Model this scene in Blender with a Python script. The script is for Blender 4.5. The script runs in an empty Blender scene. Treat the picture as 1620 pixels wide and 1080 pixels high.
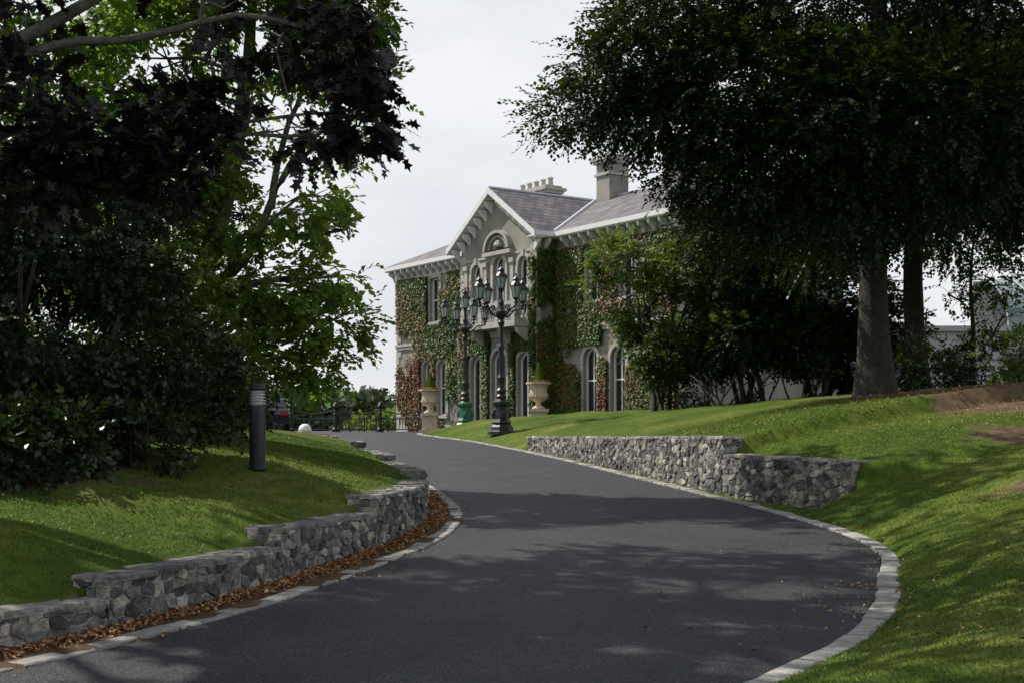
import bpy, bmesh, math, numpy as np
from mathutils import Vector, Matrix
rng=np.random.default_rng(7)
sc=bpy.context.scene
sc.view_settings.view_transform='Standard'; sc.view_settings.look='None'; sc.view_settings.exposure=0
# ---------------------------------------------------------------- materials
def newmat(name):
    m=bpy.data.materials.new(name); m.use_nodes=True
    nt=m.node_tree; b=nt.nodes['Principled BSDF']
    return m,nt,b
def ramp(nt,fac,stops):
    r=nt.nodes.new('ShaderNodeValToRGB'); e=r.color_ramp.elements
    while len(e)<len(stops): e.new(0.5)
    for i,(p,c) in enumerate(stops):
        e[i].position=p; e[i].color=(c[0],c[1],c[2],1)
    nt.links.new(fac,r.inputs[0]); return r
def noise(nt,scale,detail=4,vec=None,rough=.55):
    n=nt.nodes.new('ShaderNodeTexNoise'); n.inputs['Scale'].default_value=scale
    n.inputs['Detail'].default_value=detail; n.inputs['Roughness'].default_value=rough
    if vec is None:
        t=nt.nodes.new('ShaderNodeTexCoord'); vec=t.outputs['Object']
    nt.links.new(vec,n.inputs['Vector']); return n
def bump(nt,b,h,strength,dist):
    n=nt.nodes.new('ShaderNodeBump'); n.inputs['Strength'].default_value=strength; n.inputs['Distance'].default_value=dist
    nt.links.new(h,n.inputs['Height']); nt.links.new(n.outputs[0],b.inputs['Normal'])
def mixc(nt,f,a,b,mode='MIX'):
    m=nt.nodes.new('ShaderNodeMix'); m.data_type='RGBA'; m.blend_type=mode
    if isinstance(f,(int,float)): m.inputs[0].default_value=f
    else: nt.links.new(f,m.inputs[0])
    nt.links.new(a,m.inputs[6]); nt.links.new(b,m.inputs[7]); return m.outputs[2]
def simple(name,c1,c2,scale=5,rough=.7,bs=0.0,bscale=40,metal=0,spec=.5,bd=.02):
    m,nt,b=newmat(name)
    n=noise(nt,scale); r=ramp(nt,n.outputs[0],[(.3,c1),(.7,c2)])
    nt.links.new(r.outputs[0],b.inputs['Base Color'])
    b.inputs['Roughness'].default_value=rough; b.inputs['Metallic'].default_value=metal
    b.inputs['Specular IOR Level'].default_value=spec
    if bs: bump(nt,b,noise(nt,bscale,6).outputs[0],bs,bd)
    return m
def leafmat(name,stops,trans=.35,rough=.5,tscale=1.6,spec=.3):
    m,nt,b=newmat(name)
    a=nt.nodes.new('ShaderNodeAttribute'); a.attribute_name='tint'
    r=ramp(nt,a.outputs['Fac'],stops)
    nt.links.new(r.outputs[0],b.inputs['Base Color']); b.inputs['Roughness'].default_value=rough
    b.inputs['Specular IOR Level'].default_value=spec
    if trans>0:
        t=nt.nodes.new('ShaderNodeBsdfTranslucent')
        v=nt.nodes.new('ShaderNodeMix'); v.data_type='RGBA'; v.blend_type='MULTIPLY'; v.inputs[0].default_value=1
        nt.links.new(r.outputs[0],v.inputs[6]); v.inputs[7].default_value=(tscale,tscale*1.1,tscale*.5,1)
        nt.links.new(v.outputs[2],t.inputs[0])
        mx=nt.nodes.new('ShaderNodeMixShader'); mx.inputs[0].default_value=trans
        nt.links.new(b.outputs[0],mx.inputs[1]); nt.links.new(t.outputs[0],mx.inputs[2])
        nt.links.new(mx.outputs[0],nt.nodes['Material Output'].inputs[0])
    return m
# grass ground
M_grass,nt,b=newmat('lawn_grass')
n1=noise(nt,.45,4); n2=noise(nt,6,6); n3=noise(nt,90,3)
r1=ramp(nt,n1.outputs[0],[(.3,(.050,.090,.014)),(.52,(.090,.140,.022)),(.72,(.19,.195,.055))])
r2=ramp(nt,n2.outputs[0],[(.25,(.55,.55,.5)),(.7,(1.2,1.18,1.1))])
r3=ramp(nt,n3.outputs[0],[(.3,(.6,.6,.55)),(.7,(1.3,1.3,1.2))])
c=mixc(nt,1.0,r1.outputs[0],r2.outputs[0],'MULTIPLY'); c=mixc(nt,.8,c,r3.outputs[0],'MULTIPLY')
at=nt.nodes.new('ShaderNodeAttribute'); at.attribute_name='tint'
n4=noise(nt,1.6,6); ma=nt.nodes.new('ShaderNodeMath'); ma.operation='MULTIPLY_ADD'
nt.links.new(n4.outputs[0],ma.inputs[0]); ma.inputs[1].default_value=1.6; ma.inputs[2].default_value=-.8
mb=nt.nodes.new('ShaderNodeMath'); mb.operation='ADD'; mb.use_clamp=True
nt.links.new(ma.outputs[0],mb.inputs[0]); nt.links.new(at.outputs['Fac'],mb.inputs[1])
mr=ramp(nt,mb.outputs[0],[(.35,(0,0,0)),(.65,(1,1,1))])
re=ramp(nt,n2.outputs[0],[(.3,(.075,.05,.03)),(.7,(.18,.125,.075))])
c=mixc(nt,mr.outputs[0],c,re.outputs[0])
nt.links.new(c,b.inputs['Base Color']); b.inputs['Roughness'].default_value=.9; b.inputs['Specular IOR Level'].default_value=.1
bump(nt,b,n3.outputs[0],.8,.02)
# asphalt
M_asph,nt,b=newmat('asphalt')
n1=noise(nt,75,2,rough=.7); n2=noise(nt,.9,5); n3=noise(nt,28,4); n5=noise(nt,9,5)
r=ramp(nt,n1.outputs[0],[(.36,(.010,.010,.014)),(.52,(.036,.037,.044)),(.60,(.068,.069,.078)),(.69,(.24,.24,.25))])
r2=ramp(nt,n2.outputs[0],[(.3,(.70,.70,.72)),(.7,(1.2,1.18,1.17))])
r4=ramp(nt,n5.outputs[0],[(.3,(.8,.8,.8)),(.7,(1.15,1.15,1.15))])
c=mixc(nt,1,r.outputs[0],r2.outputs[0],'MULTIPLY'); c=mixc(nt,1,c,r4.outputs[0],'MULTIPLY')
nt.links.new(c,b.inputs['Base Color']); b.inputs['Roughness'].default_value=.62; b.inputs['Specular IOR Level'].default_value=.42
ad=nt.nodes.new('ShaderNodeMath'); ad.operation='ADD'; nt.links.new(n1.outputs[0],ad.inputs[0]); nt.links.new(n3.outputs[0],ad.inputs[1])
bump(nt,b,ad.outputs[0],1.0,.025)
def stonemat(name,stops,bs=.7,lo=.5,hi=1.45):
    m,nt,b=newmat(name)
    a=nt.nodes.new('ShaderNodeAttribute'); a.attribute_name='tint'
    r=ramp(nt,a.outputs['Fac'],stops); n=noise(nt,11,7,rough=.65); n2=noise(nt,45,5)
    k=ramp(nt,n.outputs[0],[(.32,(lo,lo,lo)),(.68,(hi,hi*.985,hi*.95))])
    c=mixc(nt,1,r.outputs[0],k.outputs[0],'MULTIPLY')
    nt.links.new(c,b.inputs['Base Color']); b.inputs['Roughness'].default_value=.85
    ad=nt.nodes.new('ShaderNodeMath'); ad.operation='ADD'; nt.links.new(n.outputs[0],ad.inputs[0]); nt.links.new(n2.outputs[0],ad.inputs[1])
    bump(nt,b,ad.outputs[0],bs,.03); return m
M_rub=stonemat('rubble_stone',[(0,(.06,.063,.068)),(.35,(.13,.132,.135)),(.65,(.25,.243,.225)),(1,(.48,.45,.385))],.9,.35,1.7)
M_kerb=stonemat('kerb_granite',[(0,(.26,.255,.24)),(1,(.42,.41,.385))],.5,.65,1.2)
M_mort=simple('mortar',(.22,.21,.19),(.40,.385,.34),12,.95,.6,60)
M_black=simple('black_cast_iron',(.010,.011,.012),(.02,.021,.022),8,.42,.15,80)
M_green=simple('green_painted_iron',(.02,.10,.06),(.03,.14,.09),8,.45)
M_bark=simple('bark',(.022,.020,.016),(.062,.055,.042),9,.95,.9,22,bd=.05)
M_barkp=simple('lichened_bark',(.06,.058,.05),(.17,.165,.14),12,.95,.9,30,bd=.04)
M_stone=simple('limestone_render',(.195,.187,.165),(.325,.31,.275),.9,.9,.3,30)
M_trim=simple('dressed_stone',(.33,.32,.29),(.46,.445,.405),3,.85,.2,30)
M_white=simple('white_paint',(.68,.69,.70),(.80,.80,.80),4,.5)
M_cream=simple('cream_stone',(.50,.40,.28),(.66,.56,.42),5,.85,.3,30)
M_lead=simple('lead_flashing',(.45,.46,.5),(.6,.61,.65),5,.6)
M_glass,nt,b=newmat('window_glass'); b.inputs['Base Color'].default_value=(.02,.025,.03,1); b.inputs['Roughness'].default_value=.08
n=noise(nt,1.5); bump(nt,b,n.outputs[0],.2,.02)
M_lglass,nt,b=newmat('lantern_glass'); b.inputs['Roughness'].default_value=.15
n=noise(nt,6); r=ramp(nt,n.outputs[0],[(.3,(.32,.40,.40)),(.7,(.5,.58,.58))]); nt.links.new(r.outputs[0],b.inputs['Base Color'])
M_opal=simple('opal_white',(.75,.75,.73),(.82,.82,.8),3,.35)
M_alu=simple('brushed_aluminium',(.5,.5,.5),(.62,.62,.62),30,.35,metal=.6)
def slate(name,axis):
    m,nt,b=newmat(name)
    t=nt.nodes.new('ShaderNodeTexCoord'); s=nt.nodes.new('ShaderNodeSeparateXYZ'); nt.links.new(t.outputs['Object'],s.inputs[0])
    cb=nt.nodes.new('ShaderNodeCombineXYZ'); nt.links.new(s.outputs[axis],cb.inputs[0])
    mu=nt.nodes.new('ShaderNodeMath'); mu.operation='MULTIPLY'; mu.inputs[1].default_value=1.9; nt.links.new(s.outputs[2],mu.inputs[0]); nt.links.new(mu.outputs[0],cb.inputs[1])
    br=nt.nodes.new('ShaderNodeTexBrick'); nt.links.new(cb.outputs[0],br.inputs[0])
    br.inputs['Color1'].default_value=(.10,.098,.112,1); br.inputs['Color2'].default_value=(.20,.185,.19,1); br.inputs['Mortar'].default_value=(.04,.04,.045,1)
    br.inputs['Scale'].default_value=1; br.inputs['Brick Width'].default_value=.5; br.inputs['Row Height'].default_value=.36; br.inputs['Mortar Size'].default_value=.03
    n=noise(nt,1.3); k=ramp(nt,n.outputs[0],[(.3,(.7,.7,.75)),(.7,(1.4,1.3,1.2))])
    nt.links.new(mixc(nt,1,br.outputs[0],k.outputs[0],'MULTIPLY'),b.inputs['Base Color']); b.inputs['Roughness'].default_value=.6
    bump(nt,b,br.outputs['Fac'],-.4,.02); return m
M_slx=slate('roof_slate',0); M_sly=slate('gable_slate',1)
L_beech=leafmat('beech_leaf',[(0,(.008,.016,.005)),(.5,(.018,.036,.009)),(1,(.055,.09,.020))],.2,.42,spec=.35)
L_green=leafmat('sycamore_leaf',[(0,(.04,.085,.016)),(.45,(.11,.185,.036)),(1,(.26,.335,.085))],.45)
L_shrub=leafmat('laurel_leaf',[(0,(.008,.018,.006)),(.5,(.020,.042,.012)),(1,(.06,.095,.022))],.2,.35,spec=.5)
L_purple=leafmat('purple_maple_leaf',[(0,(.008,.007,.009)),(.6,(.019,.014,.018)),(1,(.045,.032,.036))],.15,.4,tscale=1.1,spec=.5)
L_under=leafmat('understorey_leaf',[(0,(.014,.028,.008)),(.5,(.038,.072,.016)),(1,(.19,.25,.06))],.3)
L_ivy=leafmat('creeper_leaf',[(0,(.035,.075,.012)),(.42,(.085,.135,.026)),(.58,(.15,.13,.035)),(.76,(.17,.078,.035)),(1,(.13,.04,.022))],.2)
L_fall=leafmat('fallen_leaf',[(0,(.20,.09,.035)),(.6,(.38,.18,.07)),(1,(.55,.36,.18))],0,.8)
L_dist=leafmat('distant_leaf',[(0,(.06,.085,.05)),(1,(.15,.19,.11))],0,.9)
L_conif=leafmat('conifer_leaf',[(0,(.10,.16,.03)),(1,(.26,.34,.07))],.3)
L_blade=leafmat('grass_blade',[(0,(.04,.082,.012)),(.5,(.095,.155,.022)),(1,(.25,.25,.075))],.3)
# ---------------------------------------------------------------- mesh helpers
def empty(name,loc=(0,0,0),rz=0):
    o=bpy.data.objects.new(name,None); o.location=loc; o.rotation_euler=(0,0,rz); sc.collection.objects.link(o); return o
class B:
    def __init__(s): s.v=[]; s.f=[]; s.m=[]; s.t=[]
    def add(s,vs,fs,m=0,t=.5):
        o=len(s.v); s.v+= [tuple(p) for p in vs]; s.t+=[t]*len(vs)
        for f in fs: s.f.append([i+o for i in f]); s.m.append(m)
    def box(s,x0,x1,y0,y1,z0,z1,m=0,t=.5):
        vs=[(x0,y0,z0),(x1,y0,z0),(x1,y1,z0),(x0,y1,z0),(x0,y0,z1),(x1,y0,z1),(x1,y1,z1),(x0,y1,z1)]
        s.add(vs,[(0,3,2,1),(4,5,6,7),(0,1,5,4),(1,2,6,5),(2,3,7,6),(3,0,4,7)],m,t)
    def lathe(s,prof,cx=0,cy=0,cz=0,n=16,m=0,rot=0,t=.5):
        vs=[];fs=[]
        for r,z in prof:
            for i in range(n):
                a=rot+2*math.pi*i/n; vs.append((cx+r*math.cos(a),cy+r*math.sin(a),cz+z))
        for j in range(len(prof)-1):
            for i in range(n):
                k=(i+1)%n; fs.append((j*n+i,j*n+k,(j+1)*n+k,(j+1)*n+i))
        fs.append(tuple(range(n))[::-1]); fs.append(tuple((len(prof)-1)*n+i for i in range(n)))
        s.add(vs,fs,m,t)
    def tube(s,pts,rad,n=6,m=0,t=.5):
        pts=[Vector(p) for p in pts]; vs=[];fs=[]
        for i,p in enumerate(pts):
            d=(pts[min(i+1,len(pts)-1)]-pts[max(i-1,0)]); 
            if d.length<1e-6: d=Vector((0,0,1))
            d.normalize(); a=d.cross(Vector((0,0,1)) if abs(d.z)<.9 else Vector((1,0,0))).normalized(); b=d.cross(a)
            for k in range(n):
                q=2*math.pi*k/n; vs.append(p+(a*math.cos(q)+b*math.sin(q))*rad[i])
        for i in range(len(pts)-1):
            for k in range(n):
                l=(k+1)%n; fs.append((i*n+k,i*n+l,(i+1)*n+l,(i+1)*n+k))
        fs.append(tuple(range(n))); fs.append(tuple((len(pts)-1)*n+k for k in range(n)))
        s.add(vs,fs,m,t)
    def obj(s,name,mats,parent=None,smooth=False,loc=None):
        me=bpy.data.meshes.new(name); me.from_pydata(s.v,[],s.f)
        for m in mats: me.materials.append(m)
        me.polygons.foreach_set('material_index',s.m)
        a=me.attributes.new('tint','FLOAT','POINT'); a.data.foreach_set('value',s.t)
        if smooth: me.polygons.foreach_set('use_smooth',[True]*len(s.f))
        me.update(); o=bpy.data.objects.new(name,me); sc.collection.objects.link(o)
        if parent: o.parent=parent
        if loc: o.location=loc
        return o
def quadmesh(name,V,T,mat,parent=None,k=4):
    V=np.asarray(V,dtype=np.float32).reshape(-1,3); n=len(V)//k
    me=bpy.data.meshes.new(name); me.vertices.add(n*k); me.vertices.foreach_set('co',V.ravel())
    me.loops.add(n*k); me.loops.foreach_set('vertex_index',np.arange(n*k,dtype=np.int32))
    me.polygons.add(n); me.polygons.foreach_set('loop_start',np.arange(0,n*k,k,dtype=np.int32)); me.polygons.foreach_set('loop_total',np.full(n,k,dtype=np.int32))
    a=me.attributes.new('tint','FLOAT','POINT'); a.data.foreach_set('value',np.repeat(np.asarray(T,dtype=np.float32),k))
    me.materials.append(mat); me.update(calc_edges=True); me.validate()
    o=bpy.data.objects.new(name,me); sc.collection.objects.link(o)
    if parent: o.parent=parent
    return o
def nrm(a): return a/(np.linalg.norm(a,axis=-1,keepdims=True)+1e-9)
MAPLE=[(0,.02),(.05,.42),(.28,.22),(.58,.52),(.62,.16),(1,0),(.62,-.16),(.58,-.52),(.28,-.22),(.05,-.42)]
def leafquads(P,D,N,L,wr=.33,fold=.12,shape=None):
    S=nrm(np.cross(D,N)); L=L[:,None]
    if shape: return np.stack([P+a*L*D+b_*L*S+abs(b_)*fold*L*N for a,b_ in shape],1)
    return np.stack([P,P+.45*L*D+wr*L*S+fold*L*N,P+L*D,P+.45*L*D-wr*L*S+fold*L*N],1)
def gnoise(P,f,seed=0):
    r=np.random.default_rng(seed+99); A=r.normal(size=(5,3)); A=nrm(A)*f; ph=r.random(5)*6.28
    return np.sin(P@A.T*np.array([1,1.3,.8,1.7,2.1])+ph).sum(1)/3.2
# ---------------------------------------------------------------- terrain lines
def resample(pts,step):
    pts=np.array(pts,float); P=[]
    q=np.vstack([2*pts[0]-pts[1],pts,2*pts[-1]-pts[-2]])
    for i in range(1,len(q)-2):
        p0,p1,p2,p3=q[i-1:i+3]; n=max(1,int(np.linalg.norm(p2-p1)/step))
        for k in range(n):
            t=k/n; P.append(.5*((2*p1)+(-p0+p2)*t+(2*p0-5*p1+4*p2-p3)*t*t+(-p0+3*p1-3*p2+p3)*t**3))
    P.append(pts[-1]); return np.array(P)
Rk=[(-30,-12),(-12,-3),(-5,1.8),(-1.6,4.4),(.3,6.2),(1.46,7.9),(1.92,8.54),(2.41,9.27),(3.01,10.56),(3.55,12.27),(3.95,13.6),(4.08,14.8),(4.02,16),(3.82,17.47),(3.48,19.35),(3.07,21.2),(2.34,24.6),(1.32,29.4),(.17,33.9),(-1.37,39.1),(-3.16,43.6),(-3.35,45)]
Lk=[(-32,-8),(-15,0),(-8.5,3.8),(-5.5,5.7),(-4.1,6.9),(-3.31,8.17),(-2.77,9.09),(-2.14,10.42),(-1.78,11.46),(-1.35,12.9),(-.94,14.5),(-.72,16),(-.69,17.7),(-.88,19.55),(-1.17,21.2),(-1.58,23.4),(-2.32,27.3),(-3.4,32.4),(-4.7,37.5),(-6.2,42.6),(-7.6,45)]
RE=resample(Rk,.35); LE=resample(Lk,.35)
Rf=[(-3.35,45),(-2.9,46.2),(-1.5,47),(3,46.7),(8,46),(20,47),(60,50)]
Lf=[(-7.6,45),(-9.5,46.5),(-16,48),(-45,49)]
RFE=resample(Rf,.5); LFE=resample(Lf,.5)
RALL=np.vstack([RE,RFE[1:]]); LALL=np.vstack([LE,LFE[1:]])
POLY=np.vstack([RALL,[[60,76],[-45,76]],LALL[::-1]])
def inpoly(x,y,P):
    c=np.zeros(x.shape,bool); j=len(P)-1
    for i in range(len(P)):
        xi,yi=P[i]; xj,yj=P[j]
        if yi!=yj:
            m=((yi>y)!=(yj>y))&(x<(xj-xi)*(y-yi)/(yj-yi)+xi); c^=m
        j=i
    return c
SGN=1
def pdist(x,y,P):
    best=np.full(x.shape,1e9); s=np.zeros(x.shape); yn=np.zeros(x.shape); sg=np.ones(x.shape); acc=0
    for i in range(len(P)-1):
        a=P[i]; d=P[i+1]-a; L2=d@d; L=math.sqrt(L2)
        t=np.clip(((x-a[0])*d[0]+(y-a[1])*d[1])/L2,0,1); px=a[0]+t*d[0]; py=a[1]+t*d[1]
        q=np.hypot(x-px,y-py); m=q<best
        best=np.where(m,q,best); s=np.where(m,acc+t*L,s); yn=np.where(m,py,yn)
        cr=d[0]*(y-a[1])-d[1]*(x-a[0]); sg=np.where(m,np.sign(cr),sg); acc+=L
    return best,s,yn,sg*SGN
def zr(y): return np.interp(y,[8,45],[0,1.37])
def sm(t): t=np.clip(t,0,1); return t*t*(3-2*t)
WRm=[(.42,34.2),(1.62,29.6),(2.64,24.9),(3.42,21.3),(3.93,19.7),(4.4,18.6),(4.82,17.9)]
WR=resample(WRm,.3)
WRext=np.vstack([[[-1.1,39.6]],WR,[[5.5,16.9],[6.1,15.6],[6.5,13]]])
sA=np.linalg.norm(WRext[1]-WRext[0]); LWR=np.linalg.norm(np.diff(WR,axis=0),axis=1).sum()
LSTEP=[(9.4,.31),(11.75,.47),(14.1,.65),(18.9,.83),(24.2,.95),(31,1.08),(37.3,1.25),(42,1.34)]
def wtL(y):
    xs=[];zs=[];y0=5
    for ye,z in LSTEP: xs+=[y0+.25,ye-.25]; zs+=[z,z]; y0=ye
    xs+=[43]; zs+=[1.37]; return np.interp(y,xs,zs)
def H(x,y):
    x=np.asarray(x,float); y=np.asarray(y,float)
    ins=inpoly(x,y,POLY); dR,sR,yR,_=pdist(x,y,RALL); dL,sL,yL,_=pdist(x,y,LALL)
    A=np.interp(yR,[4,10,14,20,40,46],[.3,1.5,1.75,1.5,1.25,1.0])
    front=zr(yR)+np.where(dR<.19,-.03,.025)+A*(1-np.exp(-.27*np.maximum(dR-.19,0)))
    dw,sw,yw,sg=pdist(x,y,WRext); s=sw-sA
    wtop=np.interp(s,[0,LWR*.795,LWR*.805,LWR],[1.33,1.42,1.13,1.11])
    behind=np.maximum(wtop-.02+1.35*(1-np.exp(-.22*np.maximum(dw-.3,0))),front)
    over=np.maximum(np.maximum(-s/2.2,(s-LWR)/1.6),0); w=1-sm(over)
    de=np.maximum(np.maximum(-s,s-LWR),0)
    w=w*np.where(de>0,sm((dw+.1)/(.2+de*1.2)),1)
    right=np.where(sg>0,np.where(dw>.16,front*(1-w)+behind*w,zr(yR)+.02),np.where((de<=0),zr(yR)-.02+.05*dR,front))
    right=np.where((sg>0)&(de>0),front*(1-w)+np.maximum(behind,front)*w,right)
    right=np.where(dR<.19,zr(yR)-.03,right)
    AL=np.interp(yL,[8,12,30,42],[.75,.85,.75,.1])
    left=np.where(dL<.68,zr(yL)+.02,wtL(yL)-.02+AL*(1-np.exp(-.36*np.maximum(dL-.8,0))))
    left=np.where(yL>42.2,1.37+.0*dL,left)
    z=np.where(dR<dL,right,left)
    far=1.37-np.clip((y-76)*.03,0,7)
    z=np.where((~ins)&(y>60),far,z)
    z=np.where((~ins)&(y>50)&(y<=60)&(x<0),1.33,z)
    z=np.where(ins,zr(y)-.05,z)
    und=(.03*np.sin(x*1.3+y*.7)*np.sin(y*1.1-x*.4)+.02*np.sin(x*2.9-y*1.7)*np.sin(y*2.3+x))*np.clip(np.minimum(dR,dL)-.8,0,1)
    return z+np.where(ins,0,und)
_,_,_,sgt=pdist(np.array([6.0]),np.array([28.0]),WRext)
if sgt[0]<0: SGN=-1
def Hs(x,y): return float(H(np.array([x]),np.array([y]))[0])
def earthf(x,y):
    wv=.12*np.sin(x*2.1+y*1.3)
    e=np.exp(-((x-8.6)**2/3.2+(y-21.8)**2/5))*.85+np.exp(-((x-9.6)**2/7+(y-25.5)**2/6))*.9+np.exp(-((x-7)**2/9+(y-36)**2/9))*.8+np.exp(-((x+5.2)**2/3+(y-14.0)**2/4))*.7+np.exp(-((x-8)**2/3+(y-27)**2/3))*.7+np.exp(-((x-6.3)**2/1.0+(y-15.0)**2/.35))*.5+np.exp(-((x-7.4)**2/.8+(y-18.5)**2/.6))*.5
    return e+wv*(e>.15)
def axis(lo,hi,step,far):
    a=list(np.arange(lo,hi+1e-6,step)); s=step; v=hi
    while v<far: s*=1.28; v+=s; a.append(v)
    s=step; v=lo
    while v>-far: s*=1.28; v-=s; a.insert(0,v)
    return np.array(a)
xs=axis(-11,15,.12,2500); ys=axis(5,49,.12,2500)
X,Y=np.meshgrid(xs,ys); Z=H(X.ravel(),Y.ravel())
me=bpy.data.meshes.new('ground'); nx,ny=len(xs),len(ys)
co=np.stack([X.ravel(),Y.ravel(),Z],1)
idx=np.arange(nx*ny).reshape(ny,nx); F=np.stack([idx[:-1,:-1],idx[:-1,1:],idx[1:,1:],idx[1:,:-1]],-1).reshape(-1,4)
me.vertices.add(len(co)); me.vertices.foreach_set('co',co.astype(np.float32).ravel())
me.loops.add(len(F)*4); me.loops.foreach_set('vertex_index',F.astype(np.int32).ravel())
me.polygons.add(len(F)); me.polygons.foreach_set('loop_start',np.arange(0,len(F)*4,4,dtype=np.int32)); me.polygons.foreach_set('loop_total',np.full(len(F),4,dtype=np.int32))
me.polygons.foreach_set('use_smooth',np.ones(len(F),bool))
xr,yr=X.ravel(),Y.ravel()
earth=earthf(xr,yr)
dL_,_,yL_,_=pdist(xr,yr,LE); earth=np.maximum(earth,np.where((dL_<.72)&(xr<4)&(yr<46),1.0,0)); 
a=me.attributes.new('tint','FLOAT','POINT'); a.data.foreach_set('value',np.clip(earth,0,1).astype(np.float32))
me.materials.append(M_grass); me.update(calc_edges=True)
g=bpy.data.objects.new('ground',me); sc.collection.objects.link(g)
def fillpoly(name,pts,mat):
    bm=bmesh.new(); vs=[bm.verts.new(p) for p in pts]; es=[bm.edges.new((vs[i],vs[(i+1)%len(vs)])) for i in range(len(vs))]
    bmesh.ops.triangle_fill(bm,edges=es,use_beauty=True,normal=(0,0,1)); me=bpy.data.meshes.new(name); bm.to_mesh(me); me.materials.append(mat)
    o=bpy.data.objects.new(name,me); sc.collection.objects.link(o); return o
fillpoly('driveway_road',[(p[0],p[1],float(zr(p[1]))) for p in np.vstack([RE,LE[::-1]])],M_asph)
fillpoly('forecourt',[(p[0],p[1],1.37) for p in np.vstack([RFE,[[60,76],[-45,76]],LFE[::-1]])],M_asph)
# ---------------------------------------------------------------- offset path helpers
class Path:
    def __init__(s,P,side):
        s.P=np.array(P); s.L=np.concatenate([[0],np.cumsum(np.linalg.norm(np.diff(s.P,axis=0),axis=1))]); s.side=side
        d=np.gradient(s.P,axis=0); d=nrm(d); s.N=np.stack([d[:,1],-d[:,0]],1)*side
    def at(s,q,o=0):
        x=np.interp(q,s.L,s.P[:,0]); y=np.interp(q,s.L,s.P[:,1]); nx=np.interp(q,s.L,s.N[:,0]); ny=np.interp(q,s.L,s.N[:,1])
        l=math.hypot(nx,ny); return x+nx/l*o,y+ny/l*o
    def s_of_y(s,y):
        return float(np.interp(y,s.P[:,1],s.L)) if s.P[-1,1]>s.P[0,1] else float(np.interp(-y,-s.P[:,1],s.L))
pR=Path(RE,1); pL=Path(LE,-1)
def kerb(path,name,y0,y1,wd):
    b=B(); s0=path.s_of_y(y0); s1=path.s_of_y(y1); q=s0
    while q<s1:
        l=rng.uniform(.20,.48); w=wd+rng.uniform(-.03,.02); h=.022+rng.uniform(-.010,.010); n=2; vs=[]; e=q+l-.02; sh=rng.uniform(-.012,.012)
        for k in range(n+1):
            u=q+(e-q)*k/n; xa,ya=path.at(u,.006+sh); xb,yb=path.at(u,w); z=float(zr(ya))
            vs+=[(xa,ya,z-.08),(xa,ya,z+h-.010),(*path.at(u,.02+sh),z+h),(*path.at(u,w-.015),z+h),(xb,yb,z+h-.012),(xb,yb,z-.08)]
        fs=[]
        for k in range(n):
            for j in range(5): fs.append((k*6+j,k*6+j+1,(k+1)*6+j+1,(k+1)*6+j))
        fs+=[tuple(range(6)),tuple(n*6+j for j in range(6))]
        b.add(vs,fs,0,rng.random()); q+=l
    return b.obj(name,[M_kerb])
kerb(pL,'stone_kerb',5.5,44.8,.18); kerb(pR,'stone_kerb',5,44.8,.20)
# ---------------------------------------------------------------- rubble stone walls (irregular cells)
def cells(W,Hh,sx,sz,asp=1.75):
    pts=[]; row=0; z=-sz
    while z<Hh+sz:
        x=-sx+(row%2)*sx*.5
        while x<W+sx:
            if rng.random()>.2: pts.append((x+rng.uniform(-.48,.48)*sx,(z+rng.uniform(-.26,.26)*sz)*asp))
            x+=sx
        z+=sz; row+=1
    pts=np.array(pts); out=[]; R=3.2*max(sx,sz*asp)
    for i,p in enumerate(pts):
        if not(-.3*sx<p[0]<W+.3*sx and -.4*sz*asp<p[1]<(Hh+.4*sz)*asp): continue
        poly=[(0,0),(W,0),(W,Hh*asp),(0,Hh*asp)]
        nb=np.where((abs(pts[:,0]-p[0])<R)&(abs(pts[:,1]-p[1])<R))[0]
        for j in nb:
            if j==i: continue
            mx_,my_=(p+pts[j])/2; nx_,ny_=pts[j]-p; new=[]
            for k in range(len(poly)):
                a=poly[k]; b_=poly[(k+1)%len(poly)]
                da=(a[0]-mx_)*nx_+(a[1]-my_)*ny_; db=(b_[0]-mx_)*nx_+(b_[1]-my_)*ny_
                if da<=0: new.append(a)
                if (da<0<db) or (db<0<da): t=da/(da-db); new.append((a[0]+(b_[0]-a[0])*t,a[1]+(b_[1]-a[1])*t))
            poly=new
            if len(poly)<3: break
        if len(poly)>=3: out.append([(a,c/asp) for a,c in poly])
    return out
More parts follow.
